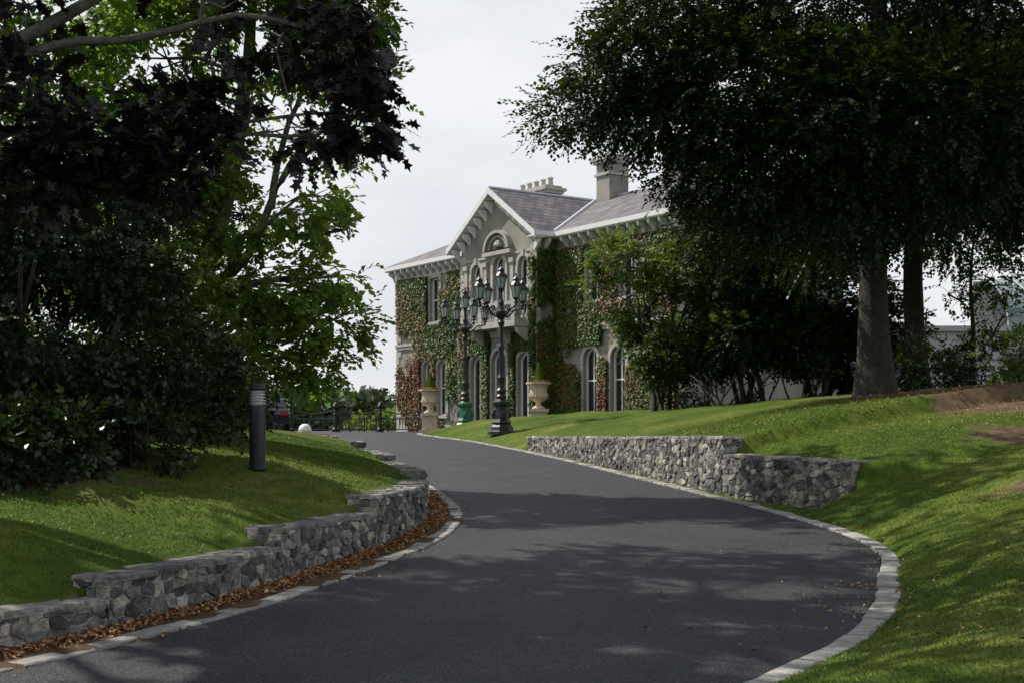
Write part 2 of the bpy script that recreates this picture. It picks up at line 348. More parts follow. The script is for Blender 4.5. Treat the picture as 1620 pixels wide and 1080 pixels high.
def panel(b,P,s0,s1,z0,z1,zb,sx=.155,sz=.078):
    for poly in cells(s1-s0,z1-z0,sx,sz):
        poly=[(a+s0,c+z0) for a,c in poly]
        n=len(poly); mx=sum(p[0] for p in poly)/n; mz=sum(p[1] for p in poly)/n
        rad=sum(math.hypot(p[0]-mx,p[1]-mz) for p in poly)/n
        if rad<.018: continue
        if max(p[1] for p in poly)<zb(mx)-.04: continue
        ch=[]
        for k in range(n):
            a=poly[k]; c=poly[(k+1)%n]; f=rng.uniform(.05,.16); ch.append((a[0]*(1-f)+c[0]*f,a[1]*(1-f)+c[1]*f)); ch.append((a[0]*f+c[0]*(1-f),a[1]*f+c[1]*(1-f)))
        sc_=1-.008/rad; m=len(ch); o=rng.uniform(.0,.032); tx,tz=rng.uniform(-.12,.12),rng.uniform(-.18,.18)
        rg=lambda k,dep,j: [P(mx+(u[0]-mx)*k+rng.uniform(-j,j),mz+(u[1]-mz)*k+rng.uniform(-j,j),dep+((u[0]-mx)*tx+(u[1]-mz)*tz if dep>0 else 0)+rng.uniform(-j,j)) for u in ch]
        vs=rg(sc_,-.06,0)+rg(sc_,o*.5,.003)+rg(sc_*.87,o,.004)+[P(mx,mz,o+rng.uniform(-.006,.006))]
        fs=[]
        for r_ in range(2):
            for k in range(m): l=(k+1)%m; fs.append((r_*m+k,r_*m+l,(r_+1)*m+l,(r_+1)*m+k))
        for k in range(m): fs.append((2*m+k,2*m+(k+1)%m,3*m))
        b.add(vs,fs,0,min(1,max(0,rng.normal(.45,.28))))
def wall(name,path,off,segs,th):
    b=B()
    for (s0,s1,za,zb_) in segs:
        zt=lambda q: za+(zb_-za)*(q-s0)/(s1-s0)
        zg=lambda q: float(zr(path.at(q,off)[1]))
        lo=min(zg(s0),zg(s1))-.05
        n=max(2,int((s1-s0)/.3)); vs=[];fs=[]
        for k in range(n+1):
            q=s0+(s1-s0)*k/n; f=path.at(q,off+.004); r=path.at(q,off+th-.01); t=zt(q)-.04
            vs+=[(*f,lo-.1),(*f,t),(*r,t),(*r,lo-.1)]
        for k in range(n):
            for j in range(3): fs.append((k*4+j,k*4+j+1,(k+1)*4+j+1,(k+1)*4+j))
        fs+=[(0,1,2,3),(n*4,n*4+1,n*4+2,n*4+3)]; b.add(vs,fs,1)
        zt_max=min(za,zb_)
        panel(b,lambda q,z,o:(*path.at(min(max(q,s0),s1),off-o),z+ (zt(q)-zt_max)*(z-lo)/(zt_max-lo)),s0,s1,lo,zt_max-.035,zg)
        for (se,sgn) in ((s0,-1),(s1,1)):
            panel(b,lambda w,z,o,se=se,sgn=sgn:(*path.at(se+sgn*(o-.0),off+w),z),.0,th,lo,zt(se)-.035,lambda q,se=se:zg(se),.14,.08)
        q=s0-.02
        while q<s1:
            l=rng.uniform(.15,.45); e=min(q+l-.010,s1+.02)
            if s1-e<.1: e=s1+.02; l=9
            t=zt(q)+rng.uniform(-.014,.010); h=.045; o0=off-.005-rng.uniform(0,.028); o1=off+th+.03
            rr=rng.random()
            if rr<.35: cuts=[o0,off+th*rng.uniform(.25,.4),off+th*rng.uniform(.6,.75),o1]
            elif rr<.8: cuts=[o0,off+th*rng.uniform(.35,.65),o1]
            else: cuts=[o0,o1]
            for ca,cb in zip(cuts[:-1],cuts[1:]):
                J=lambda:rng.uniform(-.014,.014)
                base=[(o+J(),qq+J()) for o in (ca+.005,cb-.005) for qq in (q,e)]
                vs=[(*path.at(qq,o),t-h) for o,qq in base]
                mo=(ca+cb)/2; mq=(q+e)/2
                vs+=[(*path.at(mq+(qq-mq)*.98,mo+(o-mo)*.97),t-.014) for o,qq in base]
                vs+=[(*path.at(mq+(qq-mq)*.92,mo+(o-mo)*.90),t+rng.uniform(-.007,.007)) for o,qq in base]
                b.add(vs,[(0,1,5,4),(1,3,7,5),(3,2,6,7),(2,0,4,6),(4,5,9,8),(5,7,11,9),(7,6,10,11),(6,4,8,10),(8,9,11,10)],0,min(1,max(0,rng.normal(.58,.16))))
            q+=l
    return b.obj(name,[M_rub,M_mort])
segs=[]; y0=5.2
for ye,z in LSTEP:
    segs.append((pL.s_of_y(y0),pL.s_of_y(ye)-.05,z,z)); y0=ye
wall('rubble_stone_wall',pL,.5,segs,.36)
pW=Path(WR,-1)
px_,py_=pW.at(LWR*.5,1.0)
if px_<np.interp(LWR*.5,pW.L,pW.P[:,0]): pW.N*=-1
wall('rubble_stone_wall',pW,0,[(0,LWR*.8,1.35,1.445),(LWR*.8+.02,LWR,1.155,1.135)],.36)
# ---------------------------------------------------------------- fallen leaves and grass blades
def scatterleaves(xy,size):
    n=len(xy); z=H(xy[:,0],xy[:,1]); ins=inpoly(xy[:,0],xy[:,1],POLY); z=np.where(ins,z+.05,z)+.012
    P=np.column_stack([xy,z+rng.random(n)*.02]); a=rng.random(n)*6.28; D=np.column_stack([np.cos(a),np.sin(a),rng.normal(0,.35,n)]); D=nrm(D)
    N=nrm(np.column_stack([rng.normal(0,.5,n),rng.normal(0,.5,n),np.ones(n)])); return leafquads(P,D,N,size*rng.uniform(.5,1.2,n),fold=.25),rng.random(n)
pts=[]
for i in range(8500):
    q=rng.uniform(pL.s_of_y(6.5),pL.s_of_y(21)); pts.append(pL.at(q,rng.triangular(.17,.42,.54)))
for i in range(60):
    q=rng.uniform(pL.s_of_y(6.5),pL.s_of_y(30)); pts.append(pL.at(q,-abs(rng.normal(0,.12))))
for i in range(500):
    q=rng.uniform(pR.s_of_y(9.5),pR.s_of_y(30)); pts.append(pR.at(q,rng.normal(.12,.12)))
for i in range(60):
    q=rng.uniform(pR.s_of_y(8.5),pR.s_of_y(15)); pts.append(pR.at(q,-abs(rng.normal(0,.7))))
for i in range(300): pts.append((rng.uniform(2.5,6),rng.uniform(6,12)))
for i in range(2200): pts.append((rng.normal(9.0,1.8),rng.normal(23.0,2.4)))
V,T=scatterleaves(np.array(pts),.042); quadmesh('fallen_leaves',V,T,L_fall)
n=360000; x=rng.uniform(-6.5,9,n); y=6+20*rng.random(n)**1.5
ok=~inpoly(x,y,POLY); x,y=x[ok],y[ok]
dR,_,_,_=pdist(x,y,RE); dL,_,_,_=pdist(x,y,LE); dW,_,_,sgw=pdist(x,y,WR)
ok=((dR<dL)&(dR>.215)&(dW>.42))|((dL<=dR)&(dL>.93)); ok&=(earthf(x,y)+rng.normal(0,.12,len(x))<.42); x,y=x[ok],y[ok]
ok=(abs(x/y)<.47); x,y=x[ok],y[ok]; n=len(x)
z=H(x,y)-.004; hgt=rng.uniform(.012,.032,n); a=rng.random(n)*3.14; w=.0035+.0004*y
P=np.column_stack([x,y,z]); W=np.column_stack([np.cos(a)*w,np.sin(a)*w,np.zeros(n)]); Tp=P+np.column_stack([rng.normal(0,.018,n),rng.normal(0,.018,n),hgt])
pt=np.clip(.42+.26*gnoise(P,1.0,3)+.14*gnoise(P,4.0,4)+rng.normal(0,.2,n),0,1)
quadmesh('lawn_grass',np.stack([P-W,P+W,Tp],1),pt,L_blade,k=3)
# ---------------------------------------------------------------- trees
def foliage(ells,nper,K,leaf,droop=.3,flat=.5,gap=-.2,gf=1.2,seed=1,slen=.6,wr=.33,inner=.45,tb=0.0,shape=None):
    r=np.random.default_rng(seed); VV=[];TT=[];OO=[]
    for e in ells:
        c=np.array(e[:3]); R=np.array(e[3:6]); dn=e[6] if len(e)>6 else 1
        S=int(nper*dn*(R[0]*R[1]+R[0]*R[2]+R[1]*R[2])/3)
        u=nrm(r.normal(size=(S,3))); rad=inner+(1-inner)*r.random(S)**.6
        o=c+u*R*rad[:,None]*(1+.18*gnoise(u*3+c,1.0,seed))[:,None]
        keep=gnoise(o,gf,seed)>gap; o=o[keep];u=u[keep];S=len(o)
        if S<2: OO.append(o); continue
        d=nrm(u*.9+r.normal(0,.55,(S,3))*[1,1,.5]+[0,0,-droop]); ln=slen*r.uniform(.5,1.2,S)
        side=nrm(np.cross(d,[0,0,1.0])+1e-3); up=np.cross(side,d)
        nn=nrm(up*flat*2+r.normal(0,1,(S,3))*(1-flat))
        side=nrm(np.cross(d,nn)); 
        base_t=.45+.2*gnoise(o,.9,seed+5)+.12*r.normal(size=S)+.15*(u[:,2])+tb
        for k in range(K):
            a_=(k+.6)/K; sg=1 if k%2 else -1
            p=o+d*(ln*a_)[:,None]+np.array([0,0,-1])*(droop*.5*ln*a_*a_)[:,None]
            ld=nrm(d*.7+side*sg*.8*(1 if k<K-1 else .1)+r.normal(0,.22,(S,3))+[0,0,-droop*.4]); nv=nrm(nn+r.normal(0,.3,(S,3)))
            nv=nrm(np.cross(np.cross(ld,nv),ld))
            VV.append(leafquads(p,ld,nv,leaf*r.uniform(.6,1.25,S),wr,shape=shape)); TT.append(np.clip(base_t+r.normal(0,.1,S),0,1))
        OO.append(o[::max(1,len(o)//14)][:14])
    return np.concatenate(VV),np.concatenate(TT),OO
def curve(a,b,n,jit,sag,r):
    a=np.array(a,float);b=np.array(b,float); P=[]
    off=r.normal(0,jit,3)
    for i in range(n+1):
        t=i/n; P.append(a*(1-t)+b*t+off*math.sin(t*math.pi)+np.array([0,0,sag*math.sin(t*math.pi)])+r.normal(0,jit*.18,3)*(0<i<n))
    return P
def tree(name,trunks,ells,lm,bm_,nper,K,leaf,limb_r=.09,twig_r=.02,seed=1,limb_from=.5,sag=.3,limbs=(),**kw):
    e=empty(name); r=np.random.default_rng(seed+50)
    V,T,OO=foliage(ells,nper,K,leaf,seed=seed,**kw)
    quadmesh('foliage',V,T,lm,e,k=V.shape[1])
    b=B()
    allp=[]
    for pts,rads in trunks:
        q=resample(pts,.5); t=np.linspace(0,1,len(q)); rr=np.interp(t,np.linspace(0,1,len(rads)),rads)
        q=q+r.normal(0,.012,q.shape); b.tube(q,rr,12); 
        for i in range(int(len(q)*limb_from),len(q)): allp.append((q[i],rr[i]))
    for pts,rads in limbs:
        q=resample(pts,.3); t=np.linspace(0,1,len(q)); rr=np.interp(t,np.linspace(0,1,len(rads)),rads); b.tube(q+r.normal(0,.01,q.shape),rr,8)
        for i in range(len(q)//3,len(q)): allp.append((q[i],rr[i]))
    for el,os_ in zip(ells,OO):
        c=np.array(el[:3]); 
        best=min(allp,key=lambda p:np.linalg.norm(c-p[0])+ (2.0*max(0,p[0][2]-c[2]+.6)))
        L=np.linalg.norm(c-best[0]); P=curve(best[0],c,max(3,int(L/.6)),.10*L**.5,sag*.3*L**.5,r); r0=min(best[1]*.75,limb_r*max(.5,L/4))
        b.tube(P,np.linspace(r0,twig_r*1.6,len(P)),6)
        for o in os_:
            st=P[r.integers(len(P)//2,len(P))]; Q=curve(st,o,4,.08,0,r); b.tube(Q,np.linspace(twig_r*1.2,twig_r*.25,len(Q)),4)
    b.obj('trunk_and_limbs',[bm_],e,True); return e
zb=Hs(8.05,28)-.15
beech=[(1.55,27,8.4,1.15,1.3,.38),(2.4,27,9.2,1.4,1.5,.65),(3.4,27.2,10.2,1.8,2,1.3),(3.1,27,8.2,1.3,1.5,.55),(4.6,26.5,8.7,2,2,1.5),(4.0,26.8,6.9,.9,1.3,.5),(5.4,26.3,7.0,1.5,1.7,1.1),(6.6,25.6,7.8,2,2,1.7),(6.9,26,6.2,1.6,1.6,.9),
 (8.6,25,7.7,2,1.8,1.6),(10.6,25.3,7.8,2,2,1.6),(12.6,26,8.2,2.2,2,1.7),(11.3,27,6.6,1.7,1.6,.7),(14.2,27,7.6,1.8,2,1.4),(5.0,28,11.6,2.6,2.6,1.8),(8,27,11,3,3,2.2),(11.4,27,11,3,3,2.2),(14.5,28,10.6,2.6,2.6,2),(8.5,28.5,14,4,4,2.2,.7),(4.9,28,5.9,1.1,1.3,.5),(9.5,30,8.5,3,2.5,2.5,.7),(7.0,30,6.3,1.8,1.5,1.2,.8)]
tree('beech_tree',[([(8.05,28,zb),(8.05,28,zb+.35),(8.0,28,zb+1.5),(8.02,28,5.5),(8.2,28,8),(8.1,28,12)],[.55,.36,.30,.28,.26,.21,.17,.12])],beech,L_beech,M_bark,360,12,.115,.17,.022,seed=3,limb_from=.4,droop=.28,flat=.7,gap=-.5,slen=.7)
b2=[(9.8,34,8.6,2.2,2,1.8),(12,34.5,7.4,1.9,1.8,1.1),(14.5,34,8.5,2.2,2,1.5),(17,34,7.8,2,2,1.2),(11.5,34,10.5,3,2.6,2),(15.5,34,11,3,2.6,2),(8.2,34,7.2,1.5,1.5,1.2)]
tree('beech_tree',[([(10.9,34,Hs(10.9,34)-.15),(10.85,34,2.9),(10.8,34,6),(11.0,34,10)],[.45,.27,.25,.22,.15])],b2,L_beech,M_bark,190,12,.15,.14,.022,seed=11,limb_from=.35,droop=.25,flat=.7,gap=-.5,slen=.8)
def stems(x,y,n,h,sp,r0,seed):
    r=np.random.default_rng(seed); z=Hs(x,y)-.1; o=[]
    for i in range(n):
        a=r.random()*6.28; q=sp*r.uniform(.4,1); bx,by=x+r.normal(0,.25),y+r.normal(0,.25)
        o.append(([(bx,by,z),(bx+.25*q*math.cos(a),by+.25*q*math.sin(a),z+h*.3),(bx+.5*q*math.cos(a+.3),by+.5*q*math.sin(a+.3),z+h*.65),(bx+q*math.cos(a),by+q*math.sin(a),z+h)],[r0,r0*.8,r0*.6,r0*.35]))
    return o
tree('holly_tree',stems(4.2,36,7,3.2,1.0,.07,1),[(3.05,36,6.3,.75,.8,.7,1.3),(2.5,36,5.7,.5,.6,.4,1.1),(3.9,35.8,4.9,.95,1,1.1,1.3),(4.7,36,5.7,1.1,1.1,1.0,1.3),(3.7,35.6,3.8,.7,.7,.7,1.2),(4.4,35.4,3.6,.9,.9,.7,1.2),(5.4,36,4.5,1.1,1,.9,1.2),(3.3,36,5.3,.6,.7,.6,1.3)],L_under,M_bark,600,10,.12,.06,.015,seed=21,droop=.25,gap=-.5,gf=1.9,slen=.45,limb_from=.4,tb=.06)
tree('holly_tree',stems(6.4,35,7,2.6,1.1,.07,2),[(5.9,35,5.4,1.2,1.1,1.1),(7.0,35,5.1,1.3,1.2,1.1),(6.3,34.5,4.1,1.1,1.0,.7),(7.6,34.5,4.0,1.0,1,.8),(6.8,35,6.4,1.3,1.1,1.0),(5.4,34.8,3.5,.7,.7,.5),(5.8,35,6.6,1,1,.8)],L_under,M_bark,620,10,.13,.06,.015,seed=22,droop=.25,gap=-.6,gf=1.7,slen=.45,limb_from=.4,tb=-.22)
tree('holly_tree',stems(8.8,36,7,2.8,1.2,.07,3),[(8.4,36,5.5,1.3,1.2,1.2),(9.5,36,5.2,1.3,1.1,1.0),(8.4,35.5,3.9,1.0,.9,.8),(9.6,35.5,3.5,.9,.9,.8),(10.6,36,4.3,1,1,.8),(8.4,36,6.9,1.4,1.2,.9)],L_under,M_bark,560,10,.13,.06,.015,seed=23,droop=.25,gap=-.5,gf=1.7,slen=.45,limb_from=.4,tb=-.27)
tree('hedge_shrub',stems(5.6,33.8,7,.9,1,.03,5)+stems(8,33.5,7,.9,1,.03,6)+stems(6.8,34,6,1.0,1,.03,7),[(4.4,35.6,2.5,.7,.7,.4),(5.5,34.6,2.6,.9,.7,.45,.8),(6.8,34.4,2.8,.9,.7,.5,.8),(8.2,34,2.9,.8,.7,.5,.8)],L_shrub,M_bark,520,9,.10,.03,.01,seed=31,droop=.2,gap=-.2,gf=2.2,slen=.35,limb_from=.2)
tree('hedge_shrub',stems(11.6,32,6,.7,1,.03,8)+stems(14,32,6,.8,1,.03,9),[(10.4,32,2.95,1.0,.8,.75),(12,32,3.1,1.1,.8,.85),(13.4,32,2.9,1,.8,.7),(14.8,32,3.1,1.1,.8,.8)],L_shrub,M_bark,420,9,.11,.03,.01,seed=32,droop=.2,gap=-.4,slen=.35,limb_from=.2)
tree('yellow_green_bush',stems(11.2,28,5,.5,.5,.025,10),[(10.9,28,3.05,.6,.6,.5),(11.5,28,3.2,.7,.6,.6)],L_green,M_bark,500,9,.09,.03,.01,seed=33,droop=.1,gap=-.6,slen=.3,limb_from=.2)
tree('young_ash_tree',[([(11.8,32.5,2.4),(11.85,32.5,4),(11.8,32.5,5.5),(11.9,32.5,6.8)],[.08,.06,.045,.02])],[(11.5,32.5,6.2,.8,.8,.6),(12.3,32.5,5.4,.7,.7,.5),(11.2,32.5,5.0,.6,.6,.4),(12.6,32.5,4.4,.6,.6,.4),(12.7,32.5,6.2,.7,.7,.5)],L_under,M_bark,190,9,.11,.03,.012,seed=34,droop=.3,gap=-.2,slen=.5,limb_from=.3)
syc=[(-3.1,22,9.0,1.0,1.1,.75),(-2.6,22,7.6,.65,.8,.35,.8),(-3.7,22,8.0,1.0,1,.6),(-4.9,22,8.9,1.3,1.3,.9),(-4.6,22,7.2,1.0,1.1,.5),(-3.2,22,6.5,.5,.6,.25,.7),(-3.7,22,5.6,.9,1,.5),(-2.85,21.8,5.0,.65,.7,.35),(-4.7,22,5.3,1.0,1,.55),(-3.0,21.9,4.2,.55,.6,.28,.8),(-4.2,22,4.1,.9,.9,.5),(-3.1,21.9,3.45,.7,.7,.38),(-3.4,22,2.7,.4,.5,.4),(-4.2,21.5,2.75,.7,.7,.45),(-5.8,22,6.2,1.3,1.3,.8),(-6.0,22,8,1.3,1.4,.8),(-5.3,22,3.4,1.1,1,.6),(-6.6,22,4.5,1.4,1.4,.9),(-4.2,22,10.6,1.8,2,.8),(-7.5,22,9.3,1.8,2,1.3),(-7.8,22,6.6,1.6,1.6,1),(-2.8,22,8.4,.45,.6,.25,.6),(-6.2,22,9.9,1.5,1.5,.7),
 (-3.0,20.5,10.0,1.5,1.4,.6,.5),(-1.4,20,10.6,1.3,1.3,.5,.45),(.3,21,11.2,1.3,1.2,.5,.4)]  # high sparse clumps out of frame, added to shade the drive
tree('sycamore_tree',[([(-5.9,22,Hs(-5.9,22)-.2),(-5.8,22,3),(-5.3,22,4.5),(-4.9,22,6),(-4.6,22,8),(-4.4,22,10)],[.3,.22,.18,.14,.10,.06])],syc,L_green,M_barkp,460,10,.125,.09,.016,seed=41,limb_from=.2,droop=.25,flat=.6,gap=-.15,gf=2.4,slen=.5,wr=.4,tb=.05,
 limbs=[([(-5.3,22,3.9),(-4.6,22,4.6),(-4.15,22,5.6),(-3.7,22,6.4),(-3.1,22,6.9),(-2.5,22,7.4)],[.10,.08,.06,.04,.02]),([(-4.2,22,5.4),(-4.0,22,6.5),(-3.6,22,7.6),(-3.2,22,8.8)],[.07,.05,.035,.02])])
# purple maple, trunk off to the left
pm=[(-1.72,12,5.05,.40,.5,.36),(-1.42,12,4.5,.24,.35,.30),(-1.45,12,4.95,.2,.3,.25),(-1.9,12,4.35,.32,.4,.2),(-2.2,12,5.3,.4,.5,.18,.8),(-1.7,12,5.6,.32,.45,.16),(-2.9,12,5.25,.5,.6,.15,.5),(-3.0,12,4.6,.75,.7,.18),(-2.3,12.1,4.7,.4,.5,.16),(-2.7,12,4.25,.5,.5,.13),(-3.9,11.7,4.2,.8,.7,.18),(-4.5,11.8,4.8,.7,.7,.22,.6),(-4.4,11.5,3.8,.6,.6,.17),(-3.3,11.9,3.9,.4,.5,.14),(-3.0,12,5.75,.6,.8,.16,.5),(-4.6,12,5.6,.6,.8,.18,.4),
 (-2.2,11.6,7.2,1.5,1.5,.5,.4),(-5,11,7.2,1.6,1.6,.6,.45),(-.4,11,7.8,1.2,1.2,.45,.4),(-3.3,10,8.8,2.2,2,.7,.35)]  # sparse clumps above the frame, put in for the shadows they cast
tree('purple_maple_tree',[([(-7.2,11.4,Hs(-7.2,11.4)-.2),(-7.1,11.4,2.5),(-6.9,11.4,4),(-6.3,11.3,6),(-5,11,8)],[.3,.25,.21,.15,.08])],pm,L_purple,M_barkp,620,8,.12,.05,.009,seed=51,limb_from=.35,droop=.3,flat=.6,gap=-.2,gf=3.4,slen=.28,inner=.2,shape=MAPLE,
 limbs=[([(-7.0,11.4,3.3),(-5.5,11.6,4.3),(-4.5,11.9,5.15),(-3.7,12,5.25),(-2.6,12,5.5),(-1.7,12,5.3)],[.13,.085,.06,.045,.03,.018]),([(-7,11.4,3.0),(-5.4,11.6,3.8),(-4.6,11.8,4.2),(-3.6,12,4.25),(-2.5,12,4.5),(-1.7,12,4.6)],[.10,.06,.042,.03,.022,.012]),([(-7,11.4,2.8),(-5.2,11.5,3.6),(-4.2,11.8,3.85),(-3.2,12,3.85)],[.09,.05,.035,.02]),([(-6.6,11.4,5),(-5,11.6,5.0),(-3.6,12,5.9),(-1.5,11.5,7.2),(-.6,11,7.6)],[.1,.07,.05,.04,.02])])
# unseen tree added left of frame to cast dappled shade on lawn and drive
shade_ells=[]
rl=np.random.default_rng(77)
for i in range(36):
    a=rl.random()*6.28; q=6.0*math.sqrt(rl.random()); cx=-10+q*math.cos(a)*1.1; shade_ells.append((cx,13.8+q*math.sin(a)*.8,rl.uniform(8.0,12.5),rl.uniform(.8,1.4),rl.uniform(.8,1.4),rl.uniform(.35,.7),.9 if cx<-8 else .6))
for (cx,cy,cz,d_) in ((-1.6,15.6,9.3,.6),(-.2,13.8,9.6,.55),(.9,16.2,10.2,.5),(-2.4,17.6,10,.6),(-3.2,14.6,9.4,.5),(1.4,12.6,10,.5),(-.6,11.2,9.3,.45),(-4.6,16.6,10.4,.5),(.2,18.6,10.8,.5),(-1.2,20.4,11.4,.5),(2.4,15,10.8,.4)):
    shade_ells.append((cx,cy,cz,1.15,1.0,.4,d_))
shade_ells=[e_ for e_ in shade_ells if e_[2]-e_[5]-.6>1.6+.3375*(e_[1]+1.6)]
tree('unseen_shade_tree',[([(-11.5,13,Hs(-11.5,13)-.2),(-11.4,13,3),(-11,13,6),(-10.5,13.2,9),(-10,13.4,12)],[.45,.36,.3,.2,.1])],shade_ells,L_green,M_bark,330,8,.14,.12,.02,seed=81,limb_from=.4,droop=.2,flat=.7,gap=-.1,gf=2.0,slen=.5,wr=.42,
 limbs=[([(-11,13,6.5),(-8,13.8,9.0),(-5,14.5,9.8),(-2,15.2,9.9),(1,15.4,10.6)],[.2,.15,.11,.07,.03])])
# laurel mass on the left
ls=[(-5.6,12.8,1.35,.9,.7,.55),(-4.75,13.2,1.4,.7,.6,.5),(-4.05,13.9,1.45,.45,.5,.42),(-5.8,14.2,1.6,1.0,.9,.75),(-4.95,14.5,1.65,.8,.8,.7),(-4.0,14.9,1.65,.48,.6,.5),(-3.42,15.7,1.95,.22,.3,.38),(-4.4,15.0,2.5,.7,.8,.7),(-5.4,14.4,2.6,1.0,.9,.9),(-6.5,14.2,2.5,1.1,.9,1.2),(-3.8,15.5,2.3,.38,.5,.4),(-5.3,14.8,3.5,.9,.8,.6),(-6.4,14.8,3.8,1.1,.9,.8),(-4.6,15.4,3.3,.55,.7,.45),(-5.2,15.8,4.2,.8,.8,.5),(-6.3,15.8,4.9,1.1,1,.6)]
tree('laurel_shrub',stems(-5.2,14.6,6,1.7,1.1,.06,12)+stems(-6.2,14.4,5,2.2,1.1,.06,13),ls,L_shrub,M_bark,1150,9,.085,.04,.010,seed=61,limb_from=.3,droop=.3,flat=.4,gap=-.55,gf=2.6,slen=.30,inner=.5)
tree('viburnum_shrub',stems(-5.3,19,6,2,1.1,.05,14),[(-5.2,19,3.3,1.1,1,.9),(-4.6,19,2.3,.7,.8,.6),(-6.0,19,4.4,1.2,1,.8),(-6.6,19,3,1.2,1,1.2),(-4.3,19.2,1.85,.4,.5,.35)],L_under,M_bark,560,9,.10,.04,.010,seed=62,limb_from=.3,droop=.3,gap=-.45,gf=2,slen=.35,tb=.1)
tree('red_leaved_shrub',stems(-10.6,49,4,1,.6,.03,15),[(-10.5,49,2.7,.9,.9,1.0)],leafmat('red_shrub_leaf',[(0,(.06,.02,.015)),(1,(.16,.06,.035))],.2),M_bark,420,8,.13,.03,.01,seed=63,slen=.3,gap=-.8)
# distant trees
r=np.random.default_rng(5); el=[]
for i in range(130):
    y=r.uniform(150,330); x=y*r.uniform(-.62,.62); h=y*.021*r.uniform(.6,1.15)+5; el.append((x,y,-5+h*.5,h*.9,h*.6,h*.62))
V,T,_=foliage(el,26,5,1.3,seed=71,droop=.1,gap=-1.2,gf=.15,slen=1.8,inner=.8); quadmesh('distant_trees',V,T,L_dist)
el=[(-8.5,92,1.3,1.6,1.5,1.4),(-11.5,95,.7,1.8,2,1.2)]
V,T,_=foliage(el,150,7,.35,seed=72,droop=.1,gap=-.8,gf=.6,slen=.7,tb=.25); quadmesh('boundary_shrubs',V,T,L_under)
# ---------------------------------------------------------------- house
th=math.atan2(-.826,.563); HO=empty('manor_house',(-5.9,65,1.37),th)
def archloop(c,z0,w,h,i=0,arched=True,n=10):
    x0,x1=c-w/2+i,c+w/2-i; zb_=z0+i
    if not arched: return [(x0,zb_),(x1,zb_),(x1,z0+h-i),(x0,z0+h-i)]
    rr=(x1-x0)/2; zc=z0+h-w/2; L=[(x0,zb_),(x1,zb_)]
    for k in range(n+1): a=math.pi*k/n; L.append((c+rr*math.cos(a),zc+rr*math.sin(a)))
    return L
def ring(b,lo,li,y0,y1,m):
    n=len(lo); vs=[(p[0],y0,p[1]) for p in lo]+[(p[0],y0,p[1]) for p in li]+[(p[0],y1,p[1]) for p in lo]+[(p[0],y1,p[1]) for p in li]; fs=[]
    for i in range(n):
        j=(i+1)%n; fs+=[(i,j,n+j,n+i),(2*n+i,2*n+j,j,i),(3*n+i,3*n+j,n+j,n+i)]
    b.add(vs,fs,m)
def facade(outline,holes,y,depth=.3):
    bm=bmesh.new(); es=[]; loops=[]
    for lp in [outline]+holes:
        vs=[bm.verts.new((p[0],y,p[1])) for p in lp]; loops.append(vs); es+=[bm.edges.new((vs[i],vs[(i+1)%len(vs)])) for i in range(len(vs))]
    bmesh.ops.triangle_fill(bm,edges=es,use_beauty=True,normal=(0,-1,0))
    for vs in loops[1:]:
        bk=[bm.verts.new((v.co.x,y+depth,v.co.z)) for v in vs]
        for i in range(len(vs)): j=(i+1)%len(vs); bm.faces.new((vs[i],vs[j],bk[j],bk[i]))
    me=bpy.data.meshes.new('wall'); bm.to_mesh(me); me.materials.append(M_stone); o=bpy.data.objects.new('front_wall',me); sc.collection.objects.link(o); o.parent=HO
wb=B(); tb=B()
def window(c,z0,w,h,y,arched,door=False):
    ring(wb,archloop(c,z0,w,h,0.0,arched),archloop(c,z0,w,h,.075,arched),y+.14,y+.24,0)
    L=archloop(c,z0,w,h,.07,arched); wb.add([(p[0],y+.2,p[1]) for p in L],[tuple(range(len(L)))],1)
    if not door: wb.box(c-w/2+.07,c+w/2-.07,y+.15,y+.195,z0+h*.5-.03,z0+h*.5+.03,0)
    wb.box(c-.02,c+.02,y+.16,y+.193,z0+.07,z0+h-(.09 if not arched else .1),0)
    ring(tb,archloop(c,z0-.0,w+.34,h+.17,0,arched),archloop(c,z0,w,h,0,arched),y-.07,y+.01,0)
    tb.box(c-w/2-.22,c+w/2+.22,y-.14,y+.05,z0-.14,z0-.003,0)
    if arched: tb.box(c-.1,c+.1,y-.11,y-.02,z0+h-.02,z0+h+.28,0)
EV=8.2
wins_w=[(3.1,.8,.85,2.65,True),(4.5,.8,.85,2.65,True),(3.8,5.35,.95,2.15,False),(16.2,.8,.95,2.65,True),(18.0,.8,.95,2.65,True),(16.4,5.35,.95,2.15,False),(18.6,5.35,.95,2.15,False)]
def mk(ws): return [archloop(*w[:4],0,w[4]) for w in ws]
L1=[w for w in wins_w if w[0]<8]; R1=[w for w in wins_w if w[0]>8]
facade([(0,-.4),(7.84,-.4),(7.84,EV),(0,EV)],mk(L1),0)
facade([(13.8,-.4),(21.6,-.4),(21.6,EV),(13.8,EV)],mk(R1),0)
for w in wins_w: window(*w[:4],0,w[4])
GA=10.52; c0=10.82
bw=[(9.15,.1,.95,3.3,True),(11.0,.1,1.2,3.5,True),(12.9,.1,.95,3.3,True),(9.15,5.0,.8,2.5,True),(11.0,5.0,.95,2.7,True),(12.85,5.0,.8,2.5,True)]
facade([(7.84,-.4),(13.8,-.4),(13.8,EV),(c0,GA-.12),(7.84,EV)],mk(bw),-1)
for w in bw: window(*w[:4],-1,w[4],door=w[1]<1)
wl=B(); D=9
wl.add([(13.8,-1,-.4),(13.8,0,-.4),(13.8,0,EV),(13.8,-1,EV)],[(0,1,2,3)]); wl.add([(7.84,-1,-.4),(7.84,0,-.4),(7.84,0,EV),(7.84,-1,EV)],[(0,1,2,3)])
